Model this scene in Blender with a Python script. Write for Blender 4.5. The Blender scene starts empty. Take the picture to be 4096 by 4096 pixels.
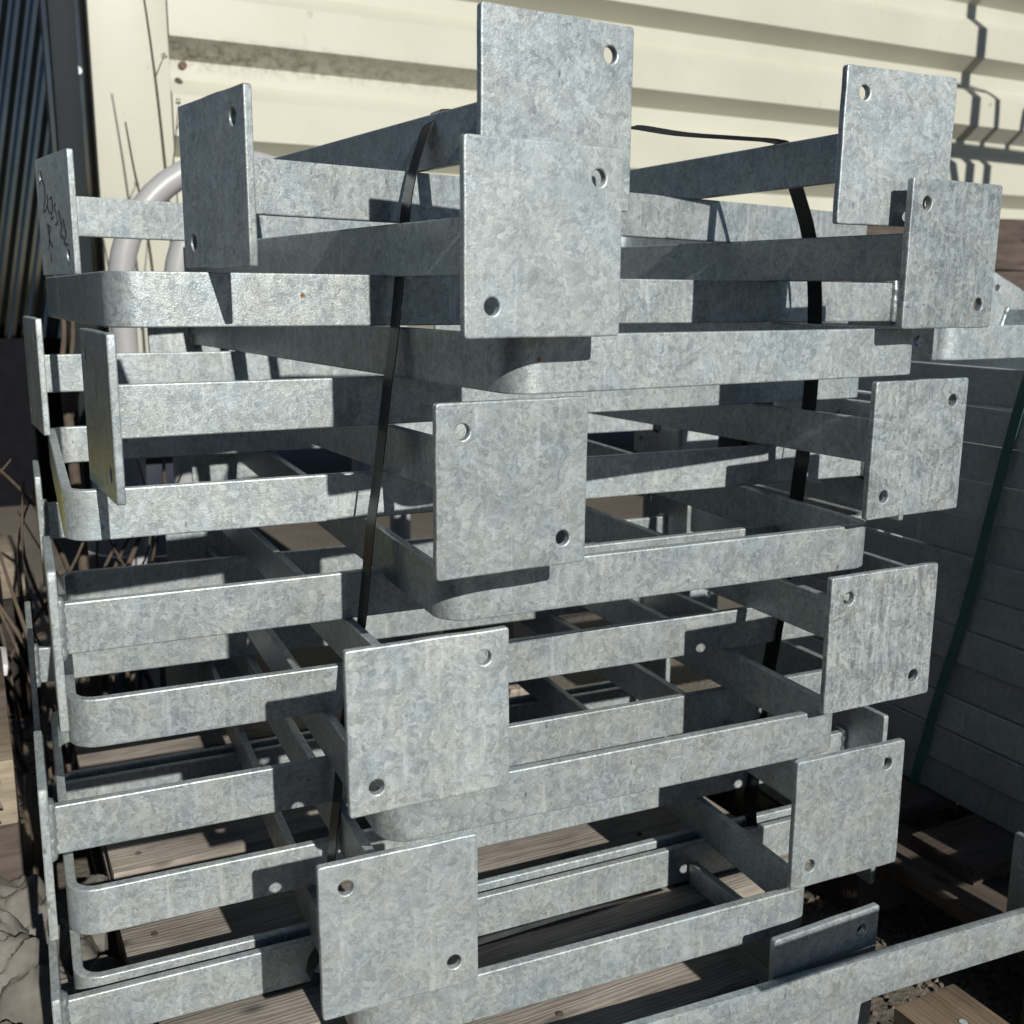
import bpy, bmesh, math, random
from mathutils import Matrix, Vector, noise
random.seed(7)
S = bpy.context.scene
COL = S.collection
# ------------------------------------------------------------------ camera
cd = bpy.data.cameras.new('camera'); cam = bpy.data.objects.new('camera', cd); COL.objects.link(cam)
r = ((0.889305, -0.457261, 0.006978), (-0.087117, -0.184370, -0.978988), (0.448940, 0.870011, -0.203797))
M = Matrix(((r[0][0], -r[1][0], -r[2][0], 0), (r[0][1], -r[1][1], -r[2][1], 0), (r[0][2], -r[1][2], -r[2][2], .9), (0, 0, 0, 1)))
cam.matrix_world = M
cd.sensor_width = 36; cd.lens = 36 * 4208.9 / 4096; cd.clip_start = .02; cd.clip_end = 300
cd.dof.use_dof = True; cd.dof.focus_distance = 1.08; cd.dof.aperture_fstop = 8.5
S.camera = cam
# ------------------------------------------------------------------ sky and sun
EL = math.radians(28.6); AZ = math.radians(91.7)          # direction the light travels
W = bpy.data.worlds.new('World'); S.world = W; W.use_nodes = True
nt = W.node_tree; bg = nt.nodes['Background']; sk = nt.nodes.new('ShaderNodeTexSky')
sk.sky_type = 'NISHITA'; sk.sun_disc = False; sk.sun_elevation = EL; sk.sun_rotation = math.radians(178)
sk.air_density = 1.0; sk.dust_density = .3; sk.ozone_density = 4.0
nt.links.new(sk.outputs[0], bg.inputs[0]); bg.inputs[1].default_value = .05
sl = bpy.data.lights.new('sun', 'SUN'); sl.energy = 5.0; sl.angle = math.radians(.53); sl.color = (1, .965, .90)
so = bpy.data.objects.new('sun', sl); COL.objects.link(so)
dv = Vector((math.cos(EL) * math.cos(AZ), math.cos(EL) * math.sin(AZ), -math.sin(EL)))
so.rotation_euler = dv.to_track_quat('-Z', 'Y').to_euler(); so.location = (0, -3, 5)
S.cycles.max_bounces = 5; S.cycles.diffuse_bounces = 2; S.cycles.glossy_bounces = 3; S.cycles.transmission_bounces = 1; S.cycles.caustics_reflective = False
S.view_settings.view_transform = 'Standard'; S.view_settings.look = 'None'; S.view_settings.exposure = 0.06; S.view_settings.gamma = 1

# ------------------------------------------------------------------ helpers
def tag(o, label=None, cat=None, group=None, kind=None):
    for k, v in (('label', label), ('category', cat), ('group', group), ('kind', kind)):
        if v: o[k] = v
    return o
def link(o, parent=None):
    COL.objects.link(o)
    if parent is not None: o.parent = parent
    return o
def mk(name, me, mat=None, parent=None, mw=None):
    o = bpy.data.objects.new(name, me); link(o, parent)
    if mat is not None and len(me.materials) == 0: me.materials.append(mat)
    if mw is not None: o.matrix_local = mw
    return o
def empty(name, mw):
    o = bpy.data.objects.new(name, None); o.empty_display_size = .05; COL.objects.link(o); o.matrix_world = mw; return o
def bm_mesh(name, bm, smooth=math.radians(35)):
    me = bpy.data.meshes.new(name); bm.to_mesh(me); bm.free()
    if smooth:
        for p in me.polygons: p.use_smooth = True
        me.set_sharp_from_angle(angle=smooth)
    return me
def pd(name, v, f, smooth=math.radians(35)):
    me = bpy.data.meshes.new(name); me.from_pydata(v, [], f); me.update()
    if smooth:
        for p in me.polygons: p.use_smooth = True
        me.set_sharp_from_angle(angle=smooth)
    return me
def T(x, y, z): return Matrix.Translation((x, y, z))
def RZ(d): return Matrix.Rotation(math.radians(d), 4, 'Z')
def RX(d): return Matrix.Rotation(math.radians(d), 4, 'X')
def RY(d): return Matrix.Rotation(math.radians(d), 4, 'Y')
def box_mesh(name, sx, sy, sz, bev=.002, seg=2, jit=0, cuts=0):
    """box from (0,0,0) to (sx,sy,sz); worn edges"""
    bm = bmesh.new(); bmesh.ops.create_cube(bm, size=1)
    for v in bm.verts: v.co = Vector(((v.co.x + .5) * sx, (v.co.y + .5) * sy, (v.co.z + .5) * sz))
    if cuts:
        ed = [e for e in bm.edges if abs((e.verts[0].co - e.verts[1].co).normalized().x) > .9]
        bmesh.ops.subdivide_edges(bm, edges=ed, cuts=cuts, use_grid_fill=True)
    if bev:
        bmesh.ops.bevel(bm, geom=[e for e in bm.edges if len(e.link_faces) == 2 and e.calc_face_angle(0) > .8], offset=bev, segments=seg, affect='EDGES', profile=.6)
    if jit:
        o = random.random() * 50
        for v in bm.verts:
            v.co += Vector((noise.noise(v.co * 23 + Vector((o, 0, 0))), noise.noise(v.co * 23 + Vector((0, o, 0))), noise.noise(v.co * 23 + Vector((0, 0, o))))) * jit
    return bm_mesh(name, bm, math.radians(18))
def tube_mesh(name, pts, rad, n=8, cap=True, jit=0):
    pts = [Vector(p) for p in pts]; N = len(pts)
    rs = rad if isinstance(rad, (list, tuple)) else [rad] * N
    v, f = [], []; up = Vector((0, 0, 1)); last = None
    for i, p in enumerate(pts):
        t = (pts[min(i + 1, N - 1)] - pts[max(i - 1, 0)]).normalized()
        if last is None:
            a = t.cross(up) if abs(t.dot(up)) < .95 else t.cross(Vector((1, 0, 0)))
        else: a = last - t * last.dot(t)
        a.normalize(); last = a; b_ = t.cross(a)
        for k in range(n):
            an = 2 * math.pi * k / n; rr = rs[i] * (1 + (random.uniform(-jit, jit) if jit else 0))
            v.append(p + (a * math.cos(an) + b_ * math.sin(an)) * rr)
    for i in range(N - 1):
        for k in range(n):
            f.append((i * n + k, i * n + (k + 1) % n, (i + 1) * n + (k + 1) % n, (i + 1) * n + k))
    if cap: f.append(tuple(range(n - 1, -1, -1))); f.append(tuple(range((N - 1) * n, N * n)))
    return pd(name, [tuple(x) for x in v], f, math.radians(65))
def band_mesh(name, pts, wdir, w, t):
    """flat strap: rectangular section swept along pts, width along wdir"""
    pts = [Vector(p) for p in pts]; wdir = Vector(wdir).normalized(); v, f = [], []; N = len(pts)
    for i, p in enumerate(pts):
        tg = (pts[min(i + 1, N - 1)] - pts[max(i - 1, 0)]).normalized(); n = tg.cross(wdir).normalized(); ww = n.cross(tg)
        for a, b_ in ((-1, -1), (1, -1), (1, 1), (-1, 1)): v.append(tuple(p + ww * a * w / 2 + n * b_ * t / 2))
    for i in range(N - 1):
        for k in range(4): f.append((i * 4 + k, i * 4 + (k + 1) % 4, i * 4 + 4 + (k + 1) % 4, i * 4 + 4 + k))
    f.append((3, 2, 1, 0)); f.append(tuple(range(N * 4 - 4, N * 4)))
    return pd(name, v, f)
def smooth_path(pts, sub=6):
    P = [Vector(p) for p in pts]; out = []
    for i in range(len(P) - 1):
        p0, p1, p2, p3 = P[max(i - 1, 0)], P[i], P[i + 1], P[min(i + 2, len(P) - 1)]
        for k in range(sub):
            t = k / sub
            out.append(.5 * ((2 * p1) + (p2 - p0) * t + (2 * p0 - 5 * p1 + 4 * p2 - p3) * t * t + (3 * p1 - p0 - 3 * p2 + p3) * t ** 3))
    out.append(P[-1]); return out

# ------------------------------------------------------------------ materials
def newmat(name):
    m = bpy.data.materials.new(name); m.use_nodes = True; n = m.node_tree; return m, n, n.nodes['Principled BSDF']
def node(n, typ, **kw):
    x = n.nodes.new(typ)
    for k, v in kw.items():
        if k.startswith('i_'):
            x.inputs[int(k[2:]) if k[2:].isdigit() else k[2:].replace('_', ' ')].default_value = v
        else: setattr(x, k, v)
    return x
def ramp(n, stops, interp='LINEAR'):
    x = n.nodes.new('ShaderNodeValToRGB'); x.color_ramp.interpolation = interp; e = x.color_ramp.elements
    while len(e) < len(stops): e.new(.5)
    for s, (p, c) in zip(e, stops): s.position = p; s.color = (c[0], c[1], c[2], 1) if isinstance(c, tuple) else (c, c, c, 1)
    return x
def coords(n, scale=(1, 1, 1), rnd=True):
    tc = n.nodes.new('ShaderNodeTexCoord'); mp = n.nodes.new('ShaderNodeMapping'); mp.inputs['Scale'].default_value = scale
    n.links.new(tc.outputs['Object'], mp.inputs['Vector'])
    if rnd:
        oi = n.nodes.new('ShaderNodeObjectInfo'); mul = node(n, 'ShaderNodeVectorMath', operation='SCALE'); mul.inputs[0].default_value = (13.1, 7.7, 29.3)
        n.links.new(oi.outputs['Random'], mul.inputs['Scale']); n.links.new(mul.outputs[0], mp.inputs['Location'])
    return mp
def mixc(n, a, b_, fac, mode='MIX'):
    x = node(n, 'ShaderNodeMix', data_type='RGBA', blend_type=mode)
    for s, v in ((0, fac), (6, a), (7, b_)):
        if isinstance(v, (int, float)): x.inputs[s].default_value = v
        elif isinstance(v, tuple): x.inputs[s].default_value = (*v, 1)
        else: n.links.new(v, x.inputs[s])
    return x.outputs[2]
def mth(n, op, a, b_=0):
    x = node(n, 'ShaderNodeMath', operation=op)
    for i, v in ((0, a), (1, b_)):
        if isinstance(v, (int, float)): x.inputs[i].default_value = v
        else: n.links.new(v, x.inputs[i])
    return x.outputs[0]

def zinc(name, lo=.275, hi=.525, rust=(), metal=.44, rough=.43, stains=.45):
    m, n, p = newmat(name); L = n.links.new
    mp = coords(n)
    big = node(n, 'ShaderNodeTexNoise', i_Scale=26., i_Detail=5., i_Roughness=.6); L(mp.outputs[0], big.inputs['Vector'])
    wv = node(n, 'ShaderNodeVectorMath', operation='MULTIPLY_ADD'); wv.inputs[1].default_value = (.05,) * 3; L(big.outputs['Color'], wv.inputs[0]); L(mp.outputs[0], wv.inputs[2])
    vo = node(n, 'ShaderNodeTexVoronoi', i_Scale=210.); L(wv.outputs[0], vo.inputs['Vector'])
    sp = node(n, 'ShaderNodeSeparateColor'); L(vo.outputs['Color'], sp.inputs[0])
    ms = coords(n, (150, 150, 22)); st = node(n, 'ShaderNodeTexNoise', i_Scale=1., i_Detail=4., i_Roughness=.7); L(ms.outputs[0], st.inputs['Vector'])
    fine = node(n, 'ShaderNodeTexNoise', i_Scale=480., i_Detail=3., i_Roughness=.75, i_Distortion=.8); L(mp.outputs[0], fine.inputs['Vector'])
    v = mth(n, 'ADD', mth(n, 'MULTIPLY', sp.outputs[0], .34), mth(n, 'MULTIPLY', big.outputs[0], .62))
    oj = n.nodes.new('ShaderNodeObjectInfo'); sv = mth(n, 'MULTIPLY', mth(n, 'ADD', mth(n, 'FRACT', mth(n, 'MULTIPLY', oj.outputs['Random'], 31.7)), .45), stains)
    v = mth(n, 'ADD', mth(n, 'ADD', v, stains * .5), mth(n, 'MULTIPLY', mth(n, 'SUBTRACT', st.outputs[0], .5), sv)); v = mth(n, 'ADD', v, mth(n, 'MULTIPLY', fine.outputs[0], .78))
    tot = 1.74 + stains; c0 = tot / 2
    rp = ramp(n, [(max(0, (c0 - .27) / tot), (lo * .94, lo, lo * 1.02)), (c0 / tot, ((lo + hi) / 2 * .95, (lo + hi) / 2, (lo + hi) / 2 * 1.0)), (min(1, (c0 + .27) / tot), (hi * .965, hi, hi * .99))])
    L(mth(n, 'DIVIDE', v, tot), rp.inputs[0]); col = rp.outputs[0]
    for (x, y, z, rad) in rust:
        tc = n.nodes.new('ShaderNodeTexCoord'); d = node(n, 'ShaderNodeVectorMath', operation='DISTANCE'); d.inputs[1].default_value = (x, y, z)
        L(tc.outputs['Object'], d.inputs[0])
        dn = mth(n, 'ADD', d.outputs['Value'], mth(n, 'MULTIPLY', mth(n, 'SUBTRACT', fine.outputs[0], .5), rad * 1.2))
        rr = ramp(n, [(.4, 1.), (1., 0.)]); L(mth(n, 'DIVIDE', dn, rad), rr.inputs[0])
        col = mixc(n, col, (.22, .085, .025), rr.outputs[0])
    # sparse dark nicks and pale zinc runs, a different set on every piece
    nk = coords(n, (60, 60, 26)); nv_ = node(n, 'ShaderNodeTexVoronoi', i_Scale=1.); L(nk.outputs[0], nv_.inputs['Vector']); ns = node(n, 'ShaderNodeSeparateColor'); L(nv_.outputs['Color'], ns.inputs[0])
    nr = ramp(n, [(.05, 1.), (.11, 0.)]); L(nv_.outputs['Distance'], nr.inputs[0]); col = mixc(n, col, (.07, .072, .075), mth(n, 'MULTIPLY', mth(n, 'MULTIPLY', nr.outputs[0], mth(n, 'GREATER_THAN', ns.outputs[0], .86)), .6))
    rk_ = coords(n, (70, 70, 7)); rv = node(n, 'ShaderNodeTexNoise', i_Scale=1., i_Detail=3., i_Roughness=.6); L(rk_.outputs[0], rv.inputs['Vector']); rr_ = ramp(n, [(.63, 0.), (.74, 1.)]); L(rv.outputs[0], rr_.inputs[0]); col = mixc(n, col, (min(1, hi * 1.25),) * 3, mth(n, 'MULTIPLY', rr_.outputs[0], .5))
    sb = node(n, 'ShaderNodeSeparateColor'); L(big.outputs['Color'], sb.inputs[0]); tr = ramp(n, [(.40, (.965, 1.0, .99)), (.64, (.895, .975, 1.02))]); L(sb.outputs[1], tr.inputs[0])
    col = mixc(n, col, tr.outputs[0], 1., 'MULTIPLY')
    oi = n.nodes.new('ShaderNodeObjectInfo'); pv = mth(n, 'ADD', mth(n, 'MULTIPLY', mth(n, 'FRACT', mth(n, 'MULTIPLY', oi.outputs['Random'], 17.3)), .22), .90)
    cb = node(n, 'ShaderNodeCombineColor'); [L(pv, cb.inputs[k]) for k in range(3)]; col = mixc(n, col, cb.outputs[0], 1., 'MULTIPLY')
    L(col, p.inputs['Base Color'])
    p.inputs['Metallic'].default_value = metal
    L(mth(n, 'ADD', mth(n, 'MULTIPLY', mth(n, 'SUBTRACT', sp.outputs[1], .5), .16), mth(n, 'ADD', mth(n, 'MULTIPLY', mth(n, 'SUBTRACT', big.outputs[0], .5), .12), rough)), p.inputs['Roughness'])
    h = mth(n, 'ADD', fine.outputs[0], mth(n, 'MULTIPLY', big.outputs[0], .25))
    bp = node(n, 'ShaderNodeBump', i_Strength=.36, i_Distance=.0010); L(h, bp.inputs['Height']); L(bp.outputs[0], p.inputs['Normal'])
    return m
def wood(name, dark, light, grain=1.0, wet=0):
    m, n, p = newmat(name); L = n.links.new
    mp = coords(n, (7, 48, 40)); no = node(n, 'ShaderNodeTexNoise', i_Scale=1., i_Detail=8., i_Roughness=.68, i_Distortion=.6); L(mp.outputs[0], no.inputs['Vector'])
    m2 = coords(n, (2.2, 22, 22)); wa = node(n, 'ShaderNodeTexWave', i_Scale=2.4, i_Distortion=9., i_Detail=3., bands_direction='Y'); wa.inputs['Detail Scale'].default_value = 1.2; L(m2.outputs[0], wa.inputs['Vector'])
    m3 = coords(n, (7, 7, 7)); bl = node(n, 'ShaderNodeTexNoise', i_Scale=1., i_Detail=5.); L(m3.outputs[0], bl.inputs['Vector'])
    v = mth(n, 'ADD', mth(n, 'MULTIPLY', no.outputs[0], .75), mth(n, 'MULTIPLY', wa.outputs[0], .13 * grain)); v = mth(n, 'ADD', v, mth(n, 'MULTIPLY', bl.outputs[0], .5))
    rp = ramp(n, [(.36, dark), (.55, tuple((a + b_) / 2 for a, b_ in zip(dark, light))), (.72, light)]); L(mth(n, 'DIVIDE', v, 1.3), rp.inputs[0])
    # knots
    mk_ = coords(n, (5.5, 12, 12)); kn = node(n, 'ShaderNodeTexVoronoi', i_Scale=1.); L(mk_.outputs[0], kn.inputs['Vector'])
    kr = ramp(n, [(.05, 1.), (.12, 0.)]); L(kn.outputs[0], kr.inputs[0])
    L(mixc(n, rp.outputs[0], tuple(x * .3 for x in dark), mth(n, 'MULTIPLY', kr.outputs[0], .8)), p.inputs['Base Color'])
    p.inputs['Roughness'].default_value = .85; p.inputs['Specular IOR Level'].default_value = .25
    bp = node(n, 'ShaderNodeBump', i_Strength=.7, i_Distance=.003); L(v, bp.inputs['Height']); L(bp.outputs[0], p.inputs['Normal'])
    return m
def plain(name, c, rough=.5, metal=0, var=.25, scale=20., bump=.0, bscale=80., spec=.5, coat=0):
    m, n, p = newmat(name); L = n.links.new; mp = coords(n)
    no = node(n, 'ShaderNodeTexNoise', i_Scale=scale, i_Detail=6., i_Roughness=.65); L(mp.outputs[0], no.inputs['Vector'])
    rp = ramp(n, [(.3, tuple(x * (1 - var) for x in c)), (.7, tuple(min(1, x * (1 + var * .6)) for x in c))]); L(no.outputs[0], rp.inputs[0]); L(rp.outputs[0], p.inputs['Base Color'])
    p.inputs['Roughness'].default_value = rough; p.inputs['Metallic'].default_value = metal; p.inputs['Specular IOR Level'].default_value = spec
    if coat: p.inputs['Coat Weight'].default_value = coat; p.inputs['Coat Roughness'].default_value = .08
    if bump:
        b2 = node(n, 'ShaderNodeTexNoise', i_Scale=bscale, i_Detail=4.); L(mp.outputs[0], b2.inputs['Vector'])
        bp = node(n, 'ShaderNodeBump', i_Strength=.6, i_Distance=bump); L(b2.outputs[0], bp.inputs['Height']); L(bp.outputs[0], p.inputs['Normal'])
    return m
ZINC = zinc('galvanised_zinc')
ZINC_OLD = zinc('galvanised_zinc_streaked', .20, .50, stains=.85)
ZINC_DULL = zinc('galvanised_zinc_dull', .38, .56, metal=.35, rough=.5)
ZINC_B = zinc('galvanised_zinc_bright', .33, .56, stains=.6)
WELD = zinc('zinc_coated_weld', .25, .42, metal=.55, rough=.36)
STRAP = plain('black_steel_strap', (.012, .011, .011), rough=.34, var=.3, scale=60, spec=.45)
GREEN = plain('green_plastic_strap', (.06, .16, .125), rough=.4, var=.15)
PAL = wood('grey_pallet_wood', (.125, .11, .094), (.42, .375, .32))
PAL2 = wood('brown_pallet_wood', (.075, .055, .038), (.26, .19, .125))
BLKW = wood('near_black_wood', (.012, .010, .009), (.04, .033, .028))  # very dark wood tone for the crate
SHADE_PAL = wood('shaded_pallet_wood', (.04, .032, .026), (.13, .105, .085))  # pallet wood darkened in colour to stand for shade
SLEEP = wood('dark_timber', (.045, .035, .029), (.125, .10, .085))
WEATH = wood('weathered_timber', (.10, .08, .06), (.32, .27, .20))

# ------------------------------------------------------------------ ground
def ground_material():
    m, n, p = newmat('dusty_concrete_ground'); L = n.links.new; mp = coords(n, rnd=False)
    a = node(n, 'ShaderNodeTexNoise', i_Scale=2.2, i_Detail=8., i_Roughness=.7); b_ = node(n, 'ShaderNodeTexNoise', i_Scale=90., i_Detail=5.)
    for x in (a, b_): L(mp.outputs[0], x.inputs['Vector'])
    rp = ramp(n, [(.3, (.05, .042, .035)), (.55, (.12, .103, .08)), (.75, (.22, .19, .15))]); L(mth(n, 'ADD', mth(n, 'MULTIPLY', a.outputs[0], .6), mth(n, 'MULTIPLY', b_.outputs[0], .4)), rp.inputs[0]); L(rp.outputs[0], p.inputs['Base Color'])
    p.inputs['Roughness'].default_value = .95; bp = node(n, 'ShaderNodeBump', i_Strength=.8, i_Distance=.006); L(b_.outputs[0], bp.inputs['Height']); L(bp.outputs[0], p.inputs['Normal']); return m
g = mk('ground', pd('ground', [(-60, -60, 0), (60, -60, 0), (60, 60, 0), (-60, 60, 0)], [(0, 1, 2, 3)], 0), ground_material()); tag(g, kind='structure')
GRAV = plain('gravel_stone', (.16, .13, .10), rough=.95, var=.6, scale=40)
gvv, gvf = [], []
OCT = ((1, 0, 0), (-1, 0, 0), (0, 1, 0), (0, -1, 0), (0, 0, 1), (0, 0, -1), (.6, .6, .55), (-.6, -.55, .6))
for i in range(5000):
    s_ = random.uniform(.003, .007); mt = T(random.uniform(.45, 1.5), random.uniform(.45, 1.35), s_ * .4) @ Matrix.Rotation(random.random() * 6, 4, (random.random(), random.random(), 1)) @ Matrix.Diagonal((s_, s_ * random.uniform(.6, 1), s_ * random.uniform(.5, .9), 1))
    o_ = len(gvv); gvv += [tuple(mt @ Vector(c)) for c in OCT]
    gvf += [(o_ + a, o_ + b_, o_ + c) for a, b_, c in ((0, 2, 6), (2, 4, 6), (4, 0, 6), (2, 1, 4), (1, 3, 7), (3, 4, 7), (4, 1, 7), (3, 0, 4), (2, 0, 5), (1, 2, 5), (3, 1, 5), (0, 3, 5))]
bm = bmesh.new(); bm.from_mesh(pd('gravel_src', gvv, gvf, 0))
gv = mk('gravel', bm_mesh('gravel', bm, 0), GRAV); tag(gv, 'loose brown gravel on the ground under the pallets', 'gravel', kind='stuff')

# ------------------------------------------------------------------ the hoops
HB, HT, HW, HL = .0507, .0100, .5284, 1.0140       # bar height, thickness, outer width, length
HB0 = HB
PW, PT, HR, HI = .150, .0078, .0069, .0245         # plate side, thickness, hole radius, hole inset
def bar_mesh(name, sl=0., sr=0., L=HL, Wd=HW, rad=.030, hb=None):
    """flat bar on edge bent into a U; local x across, y from plates to bend, z up from 0"""
    HB = hb or HB0
    wc = Wd / 2 - HT / 2; rc = rad - HT / 2
    def legend(s, a):   # end of a leg at the plates' inner faces, leg swung about its bend
        px, py = s * wc, L - HT / 2; dy = -(L - HT / 2 - PT)
        return Vector((px - dy * math.sin(a), py + dy * math.cos(a)))
    A, D = legend(-1, sl), legend(1, sr); B, C = Vector((-wc, L - HT / 2)), Vector((wc, L - HT / 2))
    def fillet(P, Q, R_):
        d0 = (Q - P).normalized(); d1 = (R_ - Q).normalized(); ang = math.acos(max(-1, min(1, d0.dot(d1)))); tl = rc * math.tan(ang / 2)
        s = Q - d0 * tl; nrm = Vector((d0.y, -d0.x)); 
        if nrm.dot(d1) < 0: nrm = -nrm
        c = s + nrm * rc; out = []
        for k in range(11):
            t = ang * k / 10; out.append(c + (-nrm * math.cos(t) + d0 * math.sin(t)) * rc)
        return out
    f1, f2 = fillet(A, B, C), fillet(B, C, D)
    def seg(P, Q, n): return [P.lerp(Q, i / n) for i in range(n)]
    path = seg(A, f1[0], 6) + f1 + seg(f1[-1], f2[0], 4)[1:] + f2 + seg(f2[-1], D, 6)[1:] + [D]
    e = .0015; h = HT / 2
    sec = [(-h + e, 0), (h - e, 0), (h - .3 * e, .3 * e), (h, e), (h, HB - e), (h - .3 * e, HB - .3 * e), (h - e, HB), (-h + e, HB), (-h + .3 * e, HB - .3 * e), (-h, HB - e), (-h, e), (-h + .3 * e, .3 * e)]
    v, f = [], []; n = len(sec); N = len(path)
    for i, p in enumerate(path):
        t = (path[min(i + 1, N - 1)] - path[max(i - 1, 0)]).normalized(); nn = Vector((t.y, -t.x))
        wv = .0005 * noise.noise(Vector((p.x * 9, p.y * 9, sl)))
        for a, z in sec: v.append((p.x + nn.x * (a + wv), p.y + nn.y * (a + wv), z))
    for i in range(N - 1):
        for k in range(n): f.append((i * n + k, i * n + (k + 1) % n, (i + 1) * n + (k + 1) % n, (i + 1) * n + k))
    f.append(tuple(range(n - 1, -1, -1))); f.append(tuple(range((N - 1) * n, N * n)))
    me = pd(name, v, f); 
    bmx = bmesh.new(); bmx.from_mesh(me); bmesh.ops.recalc_face_normals(bmx, faces=bmx.faces); bmx.to_mesh(me); bmx.free()
    for p in me.polygons: p.use_smooth = True
    me.set_sharp_from_angle(angle=math.radians(14)); return me
def plate_mesh(name, diag, seed):
    """square plate in local x/z, centre at origin, y 0 (outer face) to PT; two holes on one diagonal"""
    rnd = random.Random(seed); bm = bmesh.new(); s = PW / 2; c = .003; edges = []
    out = []
    for cx, cy, a0 in ((s - c, s - c, 0), (-s + c, s - c, 90), (-s + c, -s + c, 180), (s - c, -s + c, 270)):
        for k in range(4): a = math.radians(a0 + 30 * k); out.append((cx + c * math.cos(a), cy + c * math.sin(a)))
        # a few points along the straight side, a hair uneven
        nx, ny = {0: (-1, 0), 90: (0, -1), 180: (1, 0), 270: (0, 1)}[a0]
        ex, ey = out[-1]
        for k in range(1, 8):
            d = (2 * s - 2 * c) * k / 8; j = rnd.uniform(-.0004, .0003)
            out.append((ex + nx * d - ny * j, ey + ny * d + nx * j))
    def loop(pts):
        vs = [bm.verts.new((x, 0, z)) for x, z in pts]
        for i in range(len(vs)): edges.append(bm.edges.new((vs[i], vs[(i + 1) % len(vs)])))
    loop(out)
    o = s - HI
    for sx, sz in ((-diag, 1), (diag, -1)):
        loop([(sx * o + HR * math.cos(2 * math.pi * k / 24), sz * o + HR * math.sin(2 * math.pi * k / 24)) for k in range(24)])
    bmesh.ops.triangle_fill(bm, edges=edges, use_beauty=True)
    ext = bmesh.ops.extrude_face_region(bm, geom=list(bm.faces))
    for v in ext['geom']:
        if isinstance(v, bmesh.types.BMVert): v.co.y += PT
    bmesh.ops.recalc_face_normals(bm, faces=bm.faces)
    rim = [e for e in bm.edges if len(e.link_faces) == 2 and e.calc_face_angle(0) > 1.2 and abs(e.verts[0].co.y - e.verts[1].co.y) < 1e-6]
    bmesh.ops.bevel(bm, geom=rim, offset=.0014, segments=2, affect='EDGES', profile=.5)
    return bm_mesh(name, bm, math.radians(20))
def weld_mesh(name, seed):
    """fillet bead round the end of the bar, in the plate's local frame (bar centred on it)"""
    rnd = random.Random(seed); pts = []; hx, hz = HT / 2 + .0005, HB / 2 + .0005
    per = [(-hx, -hz), (hx, -hz), (hx, hz), (-hx, hz)]
    for i in range(4):
        (x0, z0), (x1, z1) = per[i], per[(i + 1) % 4]; n = 14 if i % 2 else 3
        for k in range(n): t = k / n; pts.append((x0 + (x1 - x0) * t, PT + .0008, z0 + (z1 - z0) * t))
    pts.append(pts[0]); rs = [rnd.uniform(.0040, .0062) for _ in pts]; rs[-1] = rs[0]
    return tube_mesh(name, pts, rs, 8, False)
BAR = bar_mesh('hoop_bar'); BAR_TALL = bar_mesh('hoop_bar_tall', hb=.0524); PL = {1: plate_mesh('plate_a', 1, 1), -1: plate_mesh('plate_b', -1, 2)}; WD = [weld_mesh('weld_a', 3), weld_mesh('weld_b', 4)]
B0 = {'A': 0, 'B': -90, 'C': 180, 'D': 90}
cnt = [0]
def hoop(mw, label, group, diag=1, bar=None, sl=0., sr=0., mat=None, mp=None, name='steel_hoop', prt=(1, 1), welds=True):
    root = empty(name, mw); tag(root, label, 'steel hoop', group); cnt[0] += 1; m0 = mat or ZINC
    def part(nm, me, mt, loc):
        o = bpy.data.objects.new(nm, me); link(o, root); o.matrix_local = loc
        if len(me.materials) == 0: me.materials.append(mt)
        o.material_slots[0].link = 'OBJECT'; o.material_slots[0].material = mt; return o
    part('bar', bar or BAR, m0, Matrix())
    for s, a in ((-1, sl), (1, sr)):
        wc = HW / 2 - HT / 2; piv = T(s * wc, HL - HT / 2, 0) @ Matrix.Rotation(a, 4, 'Z') @ T(-s * wc, -HL + HT / 2, 0)
        loc = piv @ T(s * wc, 0, HB / 2)
        b_ = part('base_plate', PL[diag * s], (mp or {}).get(s, m0), loc)
        if welds:
            w = bpy.data.objects.new('weld', WD[cnt[0] % 2]); link(w, b_)
            if not WD[cnt[0] % 2].materials: WD[cnt[0] % 2].materials.append(WELD)
    return root
def pose(kind, x, y, yaw, z, tu=0, tv=0):
    return T(x, y, z) @ RZ(B0[kind] + yaw) @ T(0, HL / 2, HB / 2) @ Matrix.Rotation(tu, 4, 'X') @ Matrix.Rotation(tv, 4, 'Y') @ T(0, -HL / 2, -HB / 2)
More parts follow.
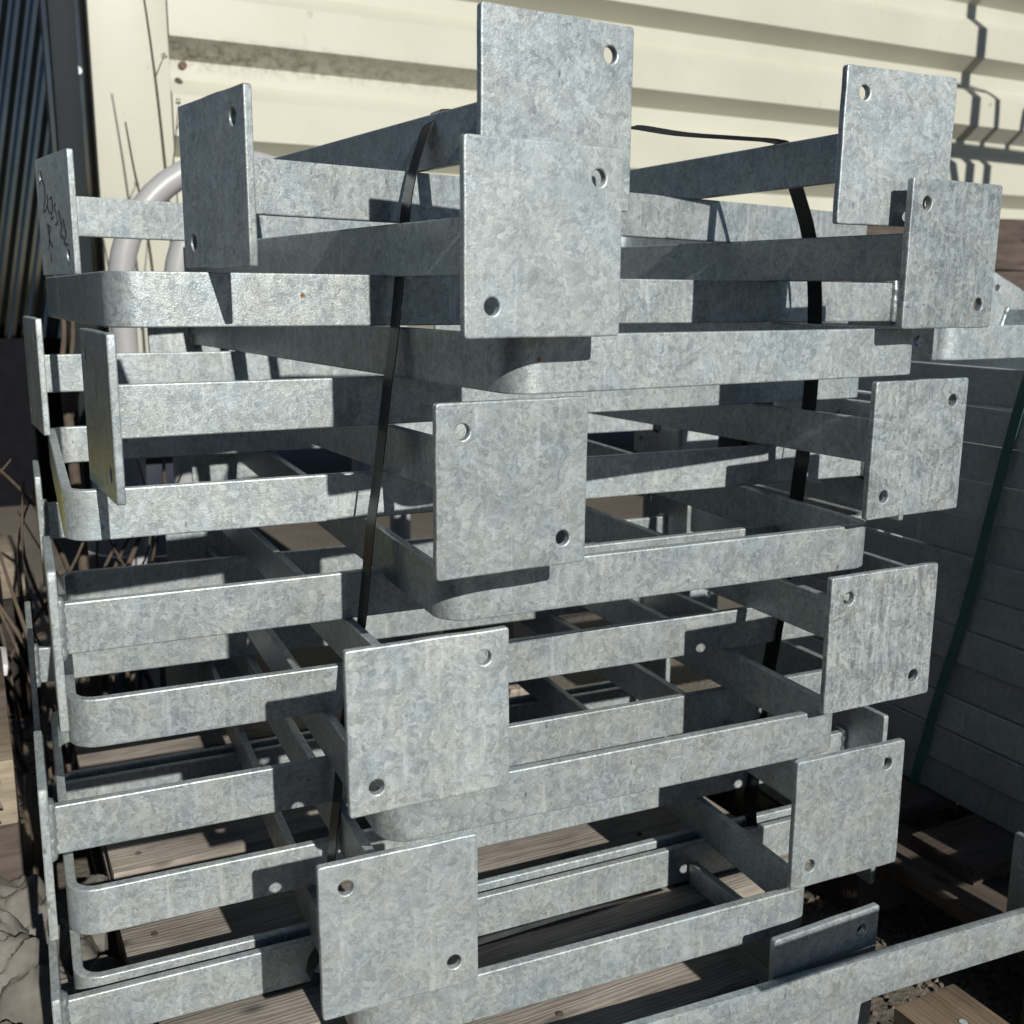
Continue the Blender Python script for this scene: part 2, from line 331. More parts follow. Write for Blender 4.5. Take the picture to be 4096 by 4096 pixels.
STACK = [('A1',0.6766,0.8041,3.3625,1.0218,0.0046,-0.0016),('B1',0.1638,1.2570,10.4665,0.9663,-0.0049,-0.0032),('A2',0.6731,0.7729,5.5309,0.9160,0.0010,-0.0026),
('D1',1.1221,1.3183,1.8646,0.8653,0.0005,0.0033),('C1',0.5972,1.8231,4.3008,0.8144,0.0010,0.0007),('B2',0.0911,1.2982,2.8111,0.7621,-0.0030,0.0004),
('A3',0.6699,0.8059,3.0633,0.7103,-0.0003,0.0018),('D2',1.0948,1.3030,-2.4338,0.6595,-0.0009,-0.0025),('C2',0.6698,1.8664,-1.8552,0.6058,-0.0168,-0.0005),
('B3',0.0589,1.3016,-2.2247,0.5624,0.0034,0.0011),('A4',0.5901,0.7839,-1.6168,0.5117,-0.0017,-0.0073),('D3',1.0851,1.2610,-3.3223,0.4565,-0.0026,-0.0023),
('C3',0.6132,1.8252,-2.9043,0.4069,0.0004,-0.0003),('B4',0.0334,1.2990,-1.8569,0.3540,-0.0081,-0.0076),('A5',0.5661,0.7942,-2.9973,0.3078,-0.0077,-0.0032),
('D4',1.0665,1.2751,-2.1967,0.2532,0.0036,-0.0002),('C4',0.5992,1.8242,-3.6371,0.2025,-0.0034,0.0003),('B5',0.0323,1.2923,-2.4034,0.1523,-0.0002,-0.0043),
('D5',1.067,1.275,-2.4,0.1540,0,0)]
NUM = ['', 'highest', 'second highest', 'third highest', 'fourth highest', 'lowest']
LAB = {'A': 'galvanised hoop with two base plates facing the camera, %s such pair',
       'B': 'galvanised hoop with edge-on base plates at the left side, %s of these',
       'C': 'galvanised hoop with bent bar in front, centre to right, %s of these',
       'D': 'galvanised hoop with rounded bend at the left side, %s of these'}
NC = ['', 'highest', 'second highest', 'third highest', 'lowest']
RD1 = zinc('zinc_rust_dot_high', rust=[(-HW / 2, HL - .181, .030, .0035)])
RD4 = zinc('zinc_rust_dot_low', rust=[(HW / 2, .262, .030, .0022), (HW / 2, .012, .012, .003)])
RDC = zinc('zinc_rust_dot_bend', rust=[(HW / 2 - .025, HL - .0, .030, .003)])
diagA = {'A1': 1, 'A2': 1, 'A3': -1, 'A4': 1, 'A5': -1}
hoops = {}
for (n, x, y, yaw, z, tu, tv) in STACK:
    k, i = n[0], int(n[1])
    kw = dict(mp={-1: ZINC_B} if n in ('A2', 'A5') else None, diag=diagA.get(n, -1 if n in ('B1', 'C2', 'D3', 'C4') else 1))
    if n == 'A1': kw.update(sl=.03184, sr=-.07419, bar=bar_mesh('hoop_bar_splayed', .03184, -.07419))
    if n in ('A3', 'A4', 'A2'): kw['mp'] = {1: ZINC_OLD, -1: ZINC_B if n == 'A2' else ZINC}
    if n == 'D1': kw['mat'] = RD1
    if n == 'B4': kw['mat'] = RD4
    if n == 'C1': kw['mat'] = RDC
    hoops[n] = hoop(pose(k, x, y, yaw, z, tu, tv), LAB[k] % ((NC if k == 'C' else NUM)[i]), 'hoops strapped in the main stack', **kw)
# marker scribble on the far left plate of the top left-facing hoop
INK = plain('black_marker_ink', (.012, .012, .014), rough=.6)
pl = [o for o in hoops['B1'].children if o.name.startswith('base_plate')][0]
strokes = [[(-.052, .030), (-.040, .034), (-.030, .024), (-.034, .008), (-.044, .000), (-.034, -.002), (-.026, .004)], [(-.020, .016), (-.022, .000), (-.012, -.006)], [(-.012, .010), (-.004, .012), (-.002, .002), (-.012, -.012), (0, -.010)],
           [(.012, .004), (.004, .000), (.010, -.006), (.014, -.016), (.004, -.020)], [(.020, -.004), (.030, -.022), (.022, -.030), (.034, -.036)], [(.036, -.014), (.044, -.032), (.034, -.040), (.050, -.044)],
           [(-.030, -.016), (-.026, -.032), (-.030, -.046)], [(-.030, -.018), (-.018, -.022), (-.026, -.032), (-.014, -.044)], [(-.024, -.052), (-.022, -.062)]]
for stv in strokes:
    q = [Vector((a * 1.1, -.0002, b_ * 1.1 + .01)) for a, b_ in stv]
    mk('marker_stroke', tube_mesh('marker_stroke', smooth_path(q, 4), .0007, 5), INK, pl)

# ------------------------------------------------------------------ straps
SY = 1.008
lp = [(.425, 1.0745), (.412, 1.052), (.394, .996), (.384, .916), (.375, .843), (.369, .808), (.356, .713), (.348, .665), (.342, .612), (.333, .545), (.312, .439), (.304, .37), (.297, .317), (.290, .22), (.286, .158)]
rp_ = [(.857, .158), (.873, .239), (.883, .362), (.897, .452), (.912, .56), (.924, .674), (.933, .776), (.931, .892), (.915, .969), (.890, 1.024), (.868, 1.068), (.855, 1.0755)]
tp_ = [(.80, 1.0752), (.72, 1.074), (.66, 1.077), (.64, 1.0745), (.56, 1.0752), (.48, 1.0748), (.440, 1.0756), (.425, 1.0745)]
loop = [(a + .0083, SY, z) for a, z in lp + [(.58, .1535)] + rp_ + tp_]
st = mk('steel_strap', band_mesh('steel_strap', smooth_path(loop, 4), (0, 1, 0), .0245, .0010), STRAP); tag(st, 'black steel strap wrapped tight round the main stack of hoops', 'strap')

# ------------------------------------------------------------------ pallet under the main stack
def plank(name, x, y, z, sx, sy, sz, mat, parent=None, rot=0, seed=0):
    me = box_mesh(name, sx, sy, sz, .003, 2, .0022, 10); o = mk(name, me, mat); 
    mw = T(x, y, z) @ RZ(rot)
    if parent is not None: o.parent = parent; o.matrix_local = parent.matrix_world.inverted() @ mw
    else: o.matrix_world = mw
    return o
p1 = empty('wooden_pallet', T(.1, .62, 0)); tag(p1, 'grey weathered wooden pallet under the strapped hoop stack', 'pallet')
ZT = .1505
for i, (y, w, x0) in enumerate([(.80, .115, .108), (.955, .10, .118), (1.08, .147, .105), (1.352, .12, .113), (1.52, .12, .11), (1.70, .12, .105)]):
    plank('deck_board', x0, y, ZT - .022, .62 if i == 0 else .84, w, .022, PAL, p1)
for i_, (nx_, ny_) in enumerate([(.135, 1.12), (.14, 1.19), (.15, 1.39), (.148, 1.44), (.49, 1.12), (.485, 1.19), (.50, .85), (.155, .99), (.49, 1.0), (.79, 1.13), (.79, 1.2), (.79, 1.0)]):
    o = mk('nail_head', tube_mesh('nail_head', [(nx_, ny_, ZT - .001), (nx_, ny_, ZT + .0016)], .0042, 8), SLEEP); o.parent = p1; o.matrix_parent_inverse = p1.matrix_world.inverted()
for x in (.11, .44, .74):
    plank('stringer', x + .10, .80, ZT - .044, 1.02, .10, .0215, PAL, p1, rot=90)
    for y in (.80, 1.24, 1.68):
        plank('block', x, y, .022, .10, .14, ZT - .067, PAL2, p1)
    plank('base_board', x + .10, .80, .0005, 1.02, .10, .021, WEATH, p1, rot=90)

# right-hand pallet, its shade put into darker wood colours
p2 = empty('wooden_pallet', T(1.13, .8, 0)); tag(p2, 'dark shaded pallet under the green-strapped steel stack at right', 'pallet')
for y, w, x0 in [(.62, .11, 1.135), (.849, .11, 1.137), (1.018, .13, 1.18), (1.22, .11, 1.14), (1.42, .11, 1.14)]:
    plank('deck_board', x0, y, .1515 - .024, .9, w, .024, SLEEP if y > .9 else SHADE_PAL, p2)
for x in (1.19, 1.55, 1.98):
    plank('stringer', x, .55, .1515 - .049, 1.0, .10, .0245, SHADE_PAL, p2, rot=90)
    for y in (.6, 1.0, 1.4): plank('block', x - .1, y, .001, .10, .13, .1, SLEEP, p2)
# front plank
p3 = empty('timber_plank', T(.87, .4, 0)); tag(p3, 'sunlit brown plank end lying at the bottom right corner', 'plank')
o = plank('board', .928, .10, .118, .607, .092, .024, PAL2, p3, rot=90)
plank('block', .83, .30, .001, .09, .10, .115, PAL2, p3)
nail = mk('nail_head', tube_mesh('nail_head', [(.883, .655, .1405), (.883, .655, .1437)], .0045, 10), ZINC_DULL); nail.parent = p3; nail.matrix_parent_inverse = p3.matrix_world.inverted()

# ------------------------------------------------------------------ stack of hoops at the right with green strap
ORD = ['bottom layer', 'second layer up', 'third layer up', 'fourth layer up', 'fifth layer up', 'sixth layer up', 'sixth layer from its top', 'fifth layer from its top', 'fourth layer from its top', 'third layer from its top', 'second layer from its top', 'top layer']
for i in range(12):
    A = i % 2 == 0; z = .153 + i * .0543; yw = -2.0 + random.uniform(-.12, .12)
    k = 'A' if A else 'C'; y = (.40 + .0105 * (i // 2)) if A else (1.70 + .0105 * (i // 2))
    xo = 1.264 + random.uniform(-.0042, .0042) + math.sin(math.radians(yw)) * (1 - y)
    hoop(pose(k, xo + HW / 2, y, yw, z, 0, 0), 'dark shaded hoop in the green-strapped stack at right, %s' % ORD[i], 'hoops in the green-strapped stack', diag=1 if i % 4 < 2 else -1, mat=ZINC_DULL, bar=BAR_TALL, welds=False)
gp = [(1.250, .930, .806), (1.2535, .950, .729), (1.2555, .975, .593), (1.256, .992, .493), (1.257, 1.011, .403), (1.258, 1.035, .306), (1.2592, 1.060, .185), (1.2595, 1.066, .154)]
gtop = [(1.80, .98, .806), (1.60, 1.0, .807), (1.45, .99, .807), (1.30, .955, .808)]
gs = mk('plastic_strap', band_mesh('plastic_strap', smooth_path(gtop + gp, 5), (0, 1, 0.1), .0155, .0010), GREEN); tag(gs, 'dark green plastic strap running down the right-hand steel stack', 'strap')
# two hoops lying loose on top of that stack
hoop(pose('D', 2.285, 1.42, 3, .806), 'loose hoop lying flat on top of the green-strapped stack, lit side showing', 'loose hoops at right', mat=ZINC, diag=1)
hoop(T(1.868 + .258 * math.cos(.38), 1.47, .85 - .258 * math.sin(.38)) @ RY(21.8) @ RZ(180) @ T(0, 0, -HB / 2), 'tilted hoop with slanted holed plate resting on the right-hand stack', 'loose hoops at right', mat=ZINC, diag=-1)

# ------------------------------------------------------------------ loose bars at the bottom right
def bar_piece(name, mw, length, label, plate=None, mat=None, h=None, dz=0):
    root = empty(name, mw); tag(root, label, 'steel bar')
    o = mk('bar', box_mesh('bar', length, HT, h or HB, .0012, 2), mat or ZINC, root); o.location.z = dz
    if plate is not None:
        px = 0 if plate == 'start' else length
        q = bpy.data.objects.new('base_plate', PL[-1 if plate == 'start' else 1]); link(q, root); q.matrix_local = T(px, HT / 2, HB / 2) @ RZ(-90 if plate == 'start' else 90)
        for z_ in PL.values():
            if not z_.materials: z_.materials.append(ZINC)
    return root
bar_piece('flat_bar', T(.403, .759, .145) @ RZ(-4.5), .715, 'long lit flat bar crossing the bottom right corner, base plate at its right end', 'end')
bar_piece('flat_bar', T(.783, .752, .135) @ RZ(90), .24, 'short bar with a dark shaded base plate behind the bottom front bar', 'start', None, .030, .018)
# added bar on blocks right of frame, unseen, shaped to shadow the short bar's plate
bar_piece('flat_bar', T(.685, .343, .408), 1.2, 'added flat bar on two blocks outside the right edge, unseen shadow caster', None, None, .040)
for bx_, nm_ in ((1.17, 'nearer'), (1.70, 'farther')):
    bk = plank('timber_block', bx_, .25, 0, .1, .2, .4076, SLEEP); tag(bk, 'added dark timber block outside the right edge, %s one under the bar' % nm_, 'timber block', 'blocks under the added bar')

# ------------------------------------------------------------------ cream container
def container_material():
    m, n, p = newmat('cream_container_paint'); L = n.links.new; mp = coords(n, rnd=False)
    a = node(n, 'ShaderNodeTexNoise', i_Scale=3., i_Detail=6.); b_ = node(n, 'ShaderNodeTexNoise', i_Scale=28., i_Detail=8., i_Roughness=.75); L(mp.outputs[0], a.inputs['Vector']); L(mp.outputs[0], b_.inputs['Vector'])
    rp = ramp(n, [(.3, (.44, .432, .352)), (.7, (.485, .477, .398))]); L(a.outputs[0], rp.inputs[0])
    gr = ramp(n, [(.60, 0.), (.80, 1.)]); L(b_.outputs[0], gr.inputs[0])
    col = mixc(n, rp.outputs[0], (.22, .17, .11), mth(n, 'MULTIPLY', gr.outputs[0], .55))
    # dirt gathered in the first grooves near the left seam
    sp = node(n, 'ShaderNodeSeparateXYZ'); L(mp.outputs[0], sp.inputs[0])
    gx = ramp(n, [(.12, 1.), (.42, 0.)]); L(mth(n, 'DIVIDE', sp.outputs[0], 5.), gx.inputs[0])
    dy = ramp(n, [(.44, 0.), (.62, 1.)]); L(b_.outputs[0], dy.inputs[0])
    zz = mth(n, 'ABSOLUTE', mth(n, 'SUBTRACT', sp.outputs[2], 1.597)); gz = ramp(n, [(.0, 1.), (.055, 0.)]); L(zz, gz.inputs[0])
    col = mixc(n, col, (.10, .07, .045), mth(n, 'MULTIPLY', mth(n, 'MULTIPLY', gx.outputs[0], dy.outputs[0]), gz.outputs[0]))
    sc = node(n, 'ShaderNodeTexVoronoi', i_Scale=3.3); L(mp.outputs[0], sc.inputs['Vector']); sr_ = ramp(n, [(.035, 1.), (.06, 0.)]); L(sc.outputs[0], sr_.inputs[0])
    col = mixc(n, col, (.12, .09, .06), mth(n, 'MULTIPLY', mth(n, 'MULTIPLY', sr_.outputs[0], dy.outputs[0]), .8))
    L(col, p.inputs['Base Color']); p.inputs['Roughness'].default_value = .42; return m
CREAM = container_material()
cc = empty('shipping_container', T(.390, 3.4, 0)); tag(cc, 'cream painted corrugated container with dirt in its grooves, behind the stacks', 'container')
prof = []; zt = 1.633 + .28 * 4; DP = .066
zz = zt
while zz > .70:
    prof += [(0, zz), (DP, zz - .054), (DP, zz - .108), (0, zz - .162)]; zz -= .28
prof = [(0, zt + .118)] + prof
def skin(name, prof, x0, x1, y0):
    v, f = [], []
    for x in (x0, x1):
        for d, z in prof: v.append((x, y0 + d, z))
    n = len(prof)
    for i in range(n - 1): f.append((i, n + i, n + i + 1, i + 1))
    return v, f
v, f = skin('w', prof, .612, 9, 3.4)
def child_world(name, v, f, mat, parent, smooth=0):
    o = mk(name, pd(name, v, f, smooth), mat); o.parent = parent; o.matrix_parent_inverse = parent.matrix_world.inverted(); return o
child_world('corrugated_wall', v, f, CREAM, cc)
zb = prof[-1][1]; ztp = prof[0][1]
o = mk('corner_panel', box_mesh('corner_panel', .217, .06, ztp - zb, .004), CREAM, cc); o.matrix_local = T(0, -.012, zb)
o = mk('end_wall', box_mesh('end_wall', .03, 2.3, ztp - zb, .003), CREAM, cc); o.matrix_local = T(.004, .05, zb)
o = mk('roof', box_mesh('roof', 8.6, 2.4, .05, .003), CREAM, cc); o.matrix_local = T(.01, .0, ztp)
o = mk('back_wall', box_mesh('back_wall', 8.6, .03, ztp - zb, .003), CREAM, cc); o.matrix_local = T(.01, 2.35, zb)
o = mk('floor_panel', box_mesh('floor_panel', 8.6, 2.3, .06, .003), plain('container_underside', (.03, .03, .032), .7), cc); o.matrix_local = T(.01, .08, zb - .06)
RAILM = plain('dark_blue_frame_paint', (.015, .02, .035), .4)
o = mk('bottom_rail', box_mesh('bottom_rail', 8.6, .10, .13, .004), RAILM, cc); o.matrix_local = T(.01, .005, zb - .19)
for bx_ in (.05, 2.6, 5.2): 
    o = mk('support_leg', box_mesh('support_leg', .16, .16, zb - .19, .004), RAILM, cc); o.matrix_local = T(bx_, .2, 0)
o = mk('bolt', tube_mesh('bolt', [(.645, 3.385, 1.551), (.645, 3.405, 1.551)], .012, 10), plain('rusty_bolt', (.12, .075, .05), .7)); o.parent = cc; o.matrix_parent_inverse = cc.matrix_world.inverted()
# dark glossy clad cabin on the left
DARK = plain('dark_glossy_panel', (.19, .185, .175), rough=.12, metal=1., var=.2, scale=4)
dc = empty('dark_cabin', T(.2, 3.5, 0)); tag(dc, 'dark glossy ribbed cladding reflecting blue sky at the upper left', 'cabin')
pr = []; xx = 0.
while xx < 2.4:
    pr += [(xx, 0), (xx + .016, .0), (xx + .038, .011), (xx + .05, .011)]; xx += .066
v, f = [], []; n_ = len(pr)
for z in (-.6, 3.8):
    for a, d in pr: v.append((a, d, z))
for i in range(n_ - 1): f.append((i, i + 1, n_ + i + 1, n_ + i))
o = mk('cladding', pd('cladding', v, f, 0), DARK, dc); md = o.modifiers.new('thickness', 'SOLIDIFY'); md.thickness = .003; o.matrix_local = dc.matrix_world.inverted() @ T(.60, 5.0, 1.2) @ RZ(-9) @ RY(11) @ T(-2.3, 0, -1.2)
o = mk('end_panel', box_mesh('end_panel', .12, .04, 3.2, .003), DARK, dc); o.matrix_local = T(.075, -.05, 0)
o = mk('plinth', box_mesh('plinth', 2.2, .05, .7, .003), plain('dark_plinth', (.008, .008, .010), .9, spec=.05), dc); o.matrix_local = T(-1.9, 1.35, 0)
POST = plain('dark_green_post_paint', (.014, .019, .021), rough=.6, var=.15, spec=.15)
ps = mk('steel_post', box_mesh('steel_post', .068, .06, 3.1, .004), POST); ps.matrix_world = T(.283, 3.34, 0); tag(ps, 'dark painted steel post with bolt left of the cream container', 'post')
o = mk('bolt', tube_mesh('bolt', [(.357, 3.44, 1.515), (.357, 3.42, 1.515)], .012, 8), WELD); o.parent = ps; o.matrix_parent_inverse = ps.matrix_world.inverted()

# added dark wall left of the camera, blocking sky light from the left-facing steel
o = mk('shade_blocker', box_mesh('shade_blocker', .2, 3.7, 2.3, .01), plain('dark_grey_paint', (.012, .014, .017), .7, spec=.2)); o.matrix_world = T(-2.1, -2.2, 0); tag(o, 'added dark grey wall left of the stacks, unseen, blocking sky light', 'container')

# timber behind at right
tb = 0
for j in range(6):
    t_ = plank('timber_sleeper', 2.75 + random.uniform(-.06, .06), 3.05, .001 + j * .2, 3.2, .24, .196, SLEEP, rot=-9); tag(t_, 'dark brown timber sleeper in the pile at right, %s' % ['on the ground', 'second from the ground', 'third from the ground', 'third from the top', 'second from the top', 'topmost'][j], 'timber', 'timber sleepers piled behind')

# added rack out of frame, standing in for whatever shadows the container
RY_ = 2.2; RO = .036
rk = empty('stand_in_rack', T(4.05 + RO, RY_, 0)); tag(rk, 'added rack right of the view, standing in for the unseen shadow caster', 'rack')
def rk_part(nm, pts, rad):
    o = mk(nm, tube_mesh(nm, [(p[0] + RO, RY_, p[2]) for p in pts], rad, 10), ZINC_DULL); o.parent = rk; o.matrix_parent_inverse = rk.matrix_world.inverted()
rk_part('post', [(4.02, 0, 0), (4.02, 0, 4.4)], .030)
rk_part('beam', [(3.80, 0, 2.215), (6.3, 0, 2.17)], .042)
rk_part('handle', smooth_path([(3.865, 0, 2.21), (3.875, 0, 2.43), (3.90, 0, 2.475), (3.97, 0, 2.485), (4.10, 0, 2.475), (4.15, 0, 2.44), (4.165, 0, 2.21)], 5), .017)
rk_part('handle', smooth_path([(4.33, 0, 2.21), (4.335, 0, 2.34), (4.37, 0, 2.38), (4.6, 0, 2.38), (4.63, 0, 2.21)], 5), .017)
rk_part('leg', [(3.88, 0, 2.2), (3.95, 0, 2.0), (3.99, 0, 1.6), (4.0, 0, 0)], .024)
rk_part('leg', [(4.13, 0, 2.2), (4.14, 0, 0)], .026)
rk_part('leg', [(6.1, 0, 2.2), (6.1, 0, 0)], .020)

# ------------------------------------------------------------------ grey bent tubes on the left
TUBE = plain('grey_painted_tube', (.34, .34, .345), rough=.4, var=.08, spec=.5)
def arch(x, y, rz, rad, ztop, label):
    pts = []
    for k in range(25):
        a = math.pi - math.pi * k / 24; pts.append((rad + rad * math.cos(a), 0, ztop - rad + rad * math.sin(a)))
    pts = [(0, 0, 0.0), (0, 0, (ztop - rad) * .5)] + pts + [(2 * rad, 0, (ztop - rad) * .5), (2 * rad, 0, 0.0)]
    o = mk('tube_arch', tube_mesh('tube_arch', pts, .027, 16), TUBE); o.matrix_world = T(x, y, 0) @ RZ(rz); tag(o, label, 'tube arch', 'grey tube arches')
arch(.305, 2.40, 6, .275, 1.178, 'light grey bent tube arch behind the top left plates, the nearer one')
arch(.428, 2.47, 6, .275, 1.165, 'light grey bent tube arch partly hidden behind the nearer grey arch')

# ------------------------------------------------------------------ dry plants
TWIG = plain('dry_twig', (.085, .064, .046), rough=.85, var=.4, scale=60)
def twig_plant(name, stems, label, heads=()):
    root = empty(name, T(*stems[0][0][0])); tag(root, label, 'plant')
    for pts, r0, r1 in stems:
        q = smooth_path(pts, 5); rs = [r0 + (r1 - r0) * i / (len(q) - 1) for i in range(len(q))]
        o = mk('stem', tube_mesh('stem', q, rs, 6), TWIG); o.parent = root; o.matrix_parent_inverse = root.matrix_world.inverted()
    for h in heads:
        bm = bmesh.new()
        for i in range(14):
            d = Vector((random.gauss(0, 1), random.gauss(0, 1), random.gauss(0, 1))).normalized() * .006
            bmesh.ops.create_icosphere(bm, subdivisions=1, radius=.0022, matrix=T(*(Vector(h) + d)))
        o = mk('seed_head', bm_mesh('seed_head', bm, 0), TWIG); o.parent = root; o.matrix_parent_inverse = root.matrix_world.inverted()
twig_plant('dry_weed', [([(.47, 2.9, .0), (.49, 2.9, .6), (.50, 2.9, 1.0), (.49, 2.9, 1.3), (.475, 2.9, 1.52), (.455, 2.9, 1.72)], .006, .0022), ([(.497, 2.9, 1.05), (.475, 2.9, 1.14)], .003, .0015), ([(.482, 2.9, 1.42), (.505, 2.9, 1.47)], .002, .001),
    ([(.498, 2.9, 1.12), (.52, 2.9, 1.25), (.535, 2.9, 1.36)], .0025, .001), ([(.527, 2.9, 1.3), (.550, 2.9, 1.345)], .0018, .001)], 'tall dry weed stalk with seed heads in front of the cream container', [(.536, 2.9, 1.37), (.552, 2.9, 1.352), (.507, 2.9, 1.475)])
twig_plant('dry_weed', [([(.44, 2.9, .0), (.45, 2.9, .8), (.44, 2.9, 1.05), (.418, 2.9, 1.2), (.405, 2.9, 1.31)], .005, .0022), ([(.437, 2.9, 1.06), (.446, 2.9, 1.09)], .002, .001)], 'bare dry stalk rising left of the grey tube arch')
twig_plant('dry_shrub', [([(.17, 2.05, .0), (.16, 2.05, .5), (.155, 2.05, .68), (.15, 2.05, .78)], .012, .008), ([(.155, 2.05, .66), (.18, 2.05, .74), (.205, 2.05, .80)], .006, .003), ([(.15, 2.05, .76), (.16, 2.05, .86), (.135, 2.05, 1.0)], .006, .003), ([(.16, 2.05, .74), (.175, 2.05, .84), (.165, 2.05, .98)], .005, .003),
    ([(.16, 2.05, .3), (.10, 2.0, .5), (.02, 1.95, .62)], .006, .002), ([(.16, 2.05, .25), (.22, 2.0, .42), (.27, 2.0, .5)], .006, .002), ([(.10, 2.0, .3), (.06, 1.95, .45), (.07, 1.95, .58)], .004, .002)], 'brown bare shrub stems between the left plates and the arches')
twig_plant('dry_shrub', [([(.12, 2.3, .0), (.16, 2.3, .2), (.25, 2.3, .38)], .008, .003), ([(.2, 2.35, .0), (.24, 2.3, .25), (.33, 2.3, .46)], .010, .004), ([(.3, 2.3, .05), (.25, 2.25, .2), (.2, 2.2, .35)], .006, .003), ([(.1, 2.3, .1), (.2, 2.3, .12), (.36, 2.3, .2)], .005, .003)], 'low dead brush behind the lower left hoops')

for q, lab in enumerate(('tangled dark twigs at the left edge beside the hoop plates', 'dead bramble stems in shade behind the left bends')):
    st_ = []
    for k in range(13):
        x0 = random.uniform(-.30, .12) if q == 0 else random.uniform(.0, .42); y0 = random.uniform(1.75, 2.25) + .25 * q; h = random.uniform(.25, .62); a = random.uniform(-.16, .16); c = random.uniform(-.14, .14)
        st_.append(([(x0, y0, .0), (x0 + a * .4, y0 + c * .4, h * .45), (x0 + a * 1.2, y0 + c, h * .8), (x0 + a * 1.6 + random.uniform(-.05, .05), y0 + c, h)], random.uniform(.003, .006), .0015))
    twig_plant('dry_bramble', st_, lab)
# ------------------------------------------------------------------ clutter at the left edge
def crumple(name, nx, ny, fn, mat, thick=.003):
    v, f = [], []
    for j in range(ny):
        for i in range(nx): v.append(fn(i / (nx - 1), j / (ny - 1)))
    for j in range(ny - 1):
        for i in range(nx - 1): f.append((j * nx + i, j * nx + i + 1, (j + 1) * nx + i + 1, (j + 1) * nx + i))
    me = pd(name, v, f, math.radians(40)); o = mk(name, me, mat); md = o.modifiers.new('thickness', 'SOLIDIFY'); md.thickness = thick; return o
TARP = plain('old_cream_tarp', (.13, .122, .105), rough=.9, var=.7, scale=9, bump=.002, bscale=60)
def tf(u, w):
    x = -.42 + u * .56; y = .98 + w * .44; p = Vector((x * 7, y * 7, 0))
    h = .03 + .12 * math.exp(-((u - .55) ** 2) / .08) * (.4 + .6 * w) + .06 * noise.noise(Vector((x * 9, y * 5, 2))) + .10 * abs(noise.noise(Vector((x * 11 + y * 6, y * 7, 5)))) + .035 * abs(noise.noise(Vector((x * 27 - y * 9, y * 24, 7)))) + .012 * abs(noise.noise(Vector((x * 70, y * 60, 9)))) + .014 * noise.noise(p * 5)
    return (x + .02 * noise.noise(p * 2), y, max(.004, h - .03 * (u > .93)))
tag(crumple('crumpled_tarp', 150, 120, tf, TARP), 'crumpled dirty cream tarp on the ground at the bottom left', 'tarp')
wb = empty('timber_stack', T(-.3, 1.45, 0)); tag(wb, 'weathered timber with torn paper at the lower left edge', 'timber')
for j in range(3):
    plank('beam', -.42, 1.47, .002 + j * .095, .435 + random.uniform(-.01, .01), .2, .092, WEATH if j != 1 else SLEEP, wb)
PAPER = plain('torn_paper', (.22, .195, .155), rough=.95, var=.5, scale=25)
for q in range(5):
    u0 = random.uniform(-.1, .0); z0 = .04 + q * .055
    def pf(u, w, u0=u0, z0=z0):
        a = Vector((u * 3 + q * 5, w * 3, 1)); return (u0 + (u - .5) * .09 + .02 * noise.noise(a * 2), 1.462 - .01 - .012 * abs(noise.noise(a * 1.7)), z0 + w * .07 + .02 * noise.noise(a * 3))
    o = crumple('paper_scrap', 9, 9, pf, PAPER, .0008); o.parent = wb; o.matrix_parent_inverse = wb.matrix_world.inverted()
WHITE = plain('white_plastic', (.62, .62, .62), rough=.5, var=.12)
o = empty('plastic_bench', T(-.2, 1.9, 0)); tag(o, 'white plastic slats of a bench at the left edge', 'bench')
for (mw, sx, sy, sz) in ((T(-.34, 1.80, .345) @ RY(9), .36, .10, .02), (T(-.34, 1.66, .30) @ RY(4), .335, .10, .022)):
    c_ = mk('slat', box_mesh('slat', sx, sy, sz, .004), WHITE); c_.parent = o; c_.matrix_parent_inverse = o.matrix_world.inverted(); c_.matrix_world = mw
c_ = mk('leg', box_mesh('leg', .04, .2, .32, .003), SLEEP); c_.parent = o; c_.matrix_parent_inverse = o.matrix_world.inverted(); c_.matrix_world = T(-.03, 1.66, 0)
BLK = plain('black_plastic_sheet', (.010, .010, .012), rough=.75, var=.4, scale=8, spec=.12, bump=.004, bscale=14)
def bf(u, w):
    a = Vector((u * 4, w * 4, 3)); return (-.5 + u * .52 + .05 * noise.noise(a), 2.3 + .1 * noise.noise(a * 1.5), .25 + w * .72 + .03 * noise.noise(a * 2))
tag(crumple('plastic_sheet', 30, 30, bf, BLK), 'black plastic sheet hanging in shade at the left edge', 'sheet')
b_ = plank('timber_block', -.45, 2.38, .262, .52, .18, .10, WEATH); tag(b_, 'pale weathered timber block behind the left plates', 'timber')
b_ = plank('timber_crate', -.45, 2.37, 0, .53, .20, .26, BLKW); tag(b_, 'near-black crate under the pale timber block', 'crate')
YEL = plain('yellow_plastic', (.42, .35, .03), rough=.5, var=.1)
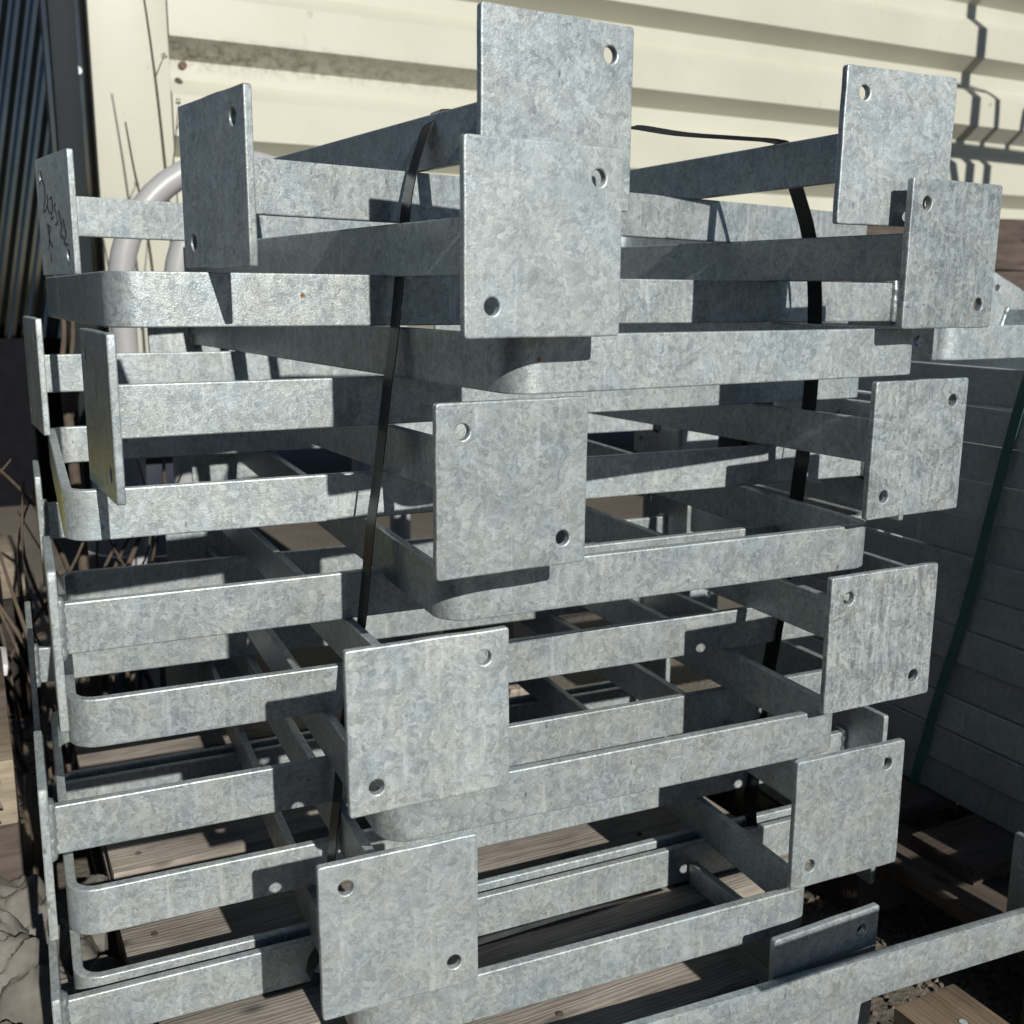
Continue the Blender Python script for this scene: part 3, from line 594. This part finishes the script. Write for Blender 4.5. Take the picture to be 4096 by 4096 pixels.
o = mk('yellow_box', box_mesh('yellow_box', .5, .2, .12, .01, 3), YEL); o.matrix_world = T(-.52, 1.62, .515); tag(o, 'yellow plastic box just at the left edge of the view', 'box')
o = plank('timber_crate', -.55, 1.64, 0, .5, .25, .513, SLEEP); tag(o, 'dark timber crate under the yellow box', 'crate')
LEAF = plain('dry_leaf', (.10, .07, .042), rough=.9, var=.6, scale=30)
lv, lf = [], []
for i in range(900):
    mt = T(random.uniform(-.5, .45), random.uniform(1.75, 3.0), random.uniform(.004, .02)) @ Matrix.Rotation(random.uniform(-.7, .7), 4, (random.random(), random.random(), 0.1)) @ RZ(random.random() * 360) @ Matrix.Diagonal((random.uniform(.006, .018), random.uniform(.003, .008), .01, 1))
    o_ = len(lv); lv += [tuple(mt @ Vector(c)) for c in ((-1, 0, 0), (0, -1, .4), (1, 0, 0), (0, 1, .4))]; lf += [(o_, o_ + 1, o_ + 2), (o_, o_ + 2, o_ + 3)]
tag(mk('leaf_litter', pd('leaf_litter', lv, lf, 0), LEAF), 'dry brown leaf litter on the ground at the left', 'leaf litter', kind='stuff')
# grey bucket seen through the gap
BUC = plain('grey_bucket_plastic', (.22, .22, .23), rough=.5, var=.1)
bm = bmesh.new(); N = 28; rings = [(0, .0), (.105, .0), (.14, .27), (.148, .272), (.148, .288), (.138, .288), (.102, .012), (0, .012)]
vr = []
for (rr, z) in rings:
    vr.append([bm.verts.new((rr * math.cos(2 * math.pi * k / N), rr * math.sin(2 * math.pi * k / N), z)) for k in range(N)] if rr > 0 else [bm.verts.new((0, 0, z))])
for a, c in zip(vr[:-1], vr[1:]):
    for k in range(N):
        q = [a[k % len(a)], a[(k + 1) % len(a)], c[(k + 1) % len(c)], c[k % len(c)]]; q = list(dict.fromkeys(q)); bm.faces.new(q)
bmesh.ops.recalc_face_normals(bm, faces=bm.faces)
o = mk('bucket', bm_mesh('bucket', bm), BUC); o.matrix_world = T(.36, 2.55, .0) @ Matrix.Scale(1.1, 4); tag(o, 'grey plastic bucket behind the lower left hoops', 'bucket')
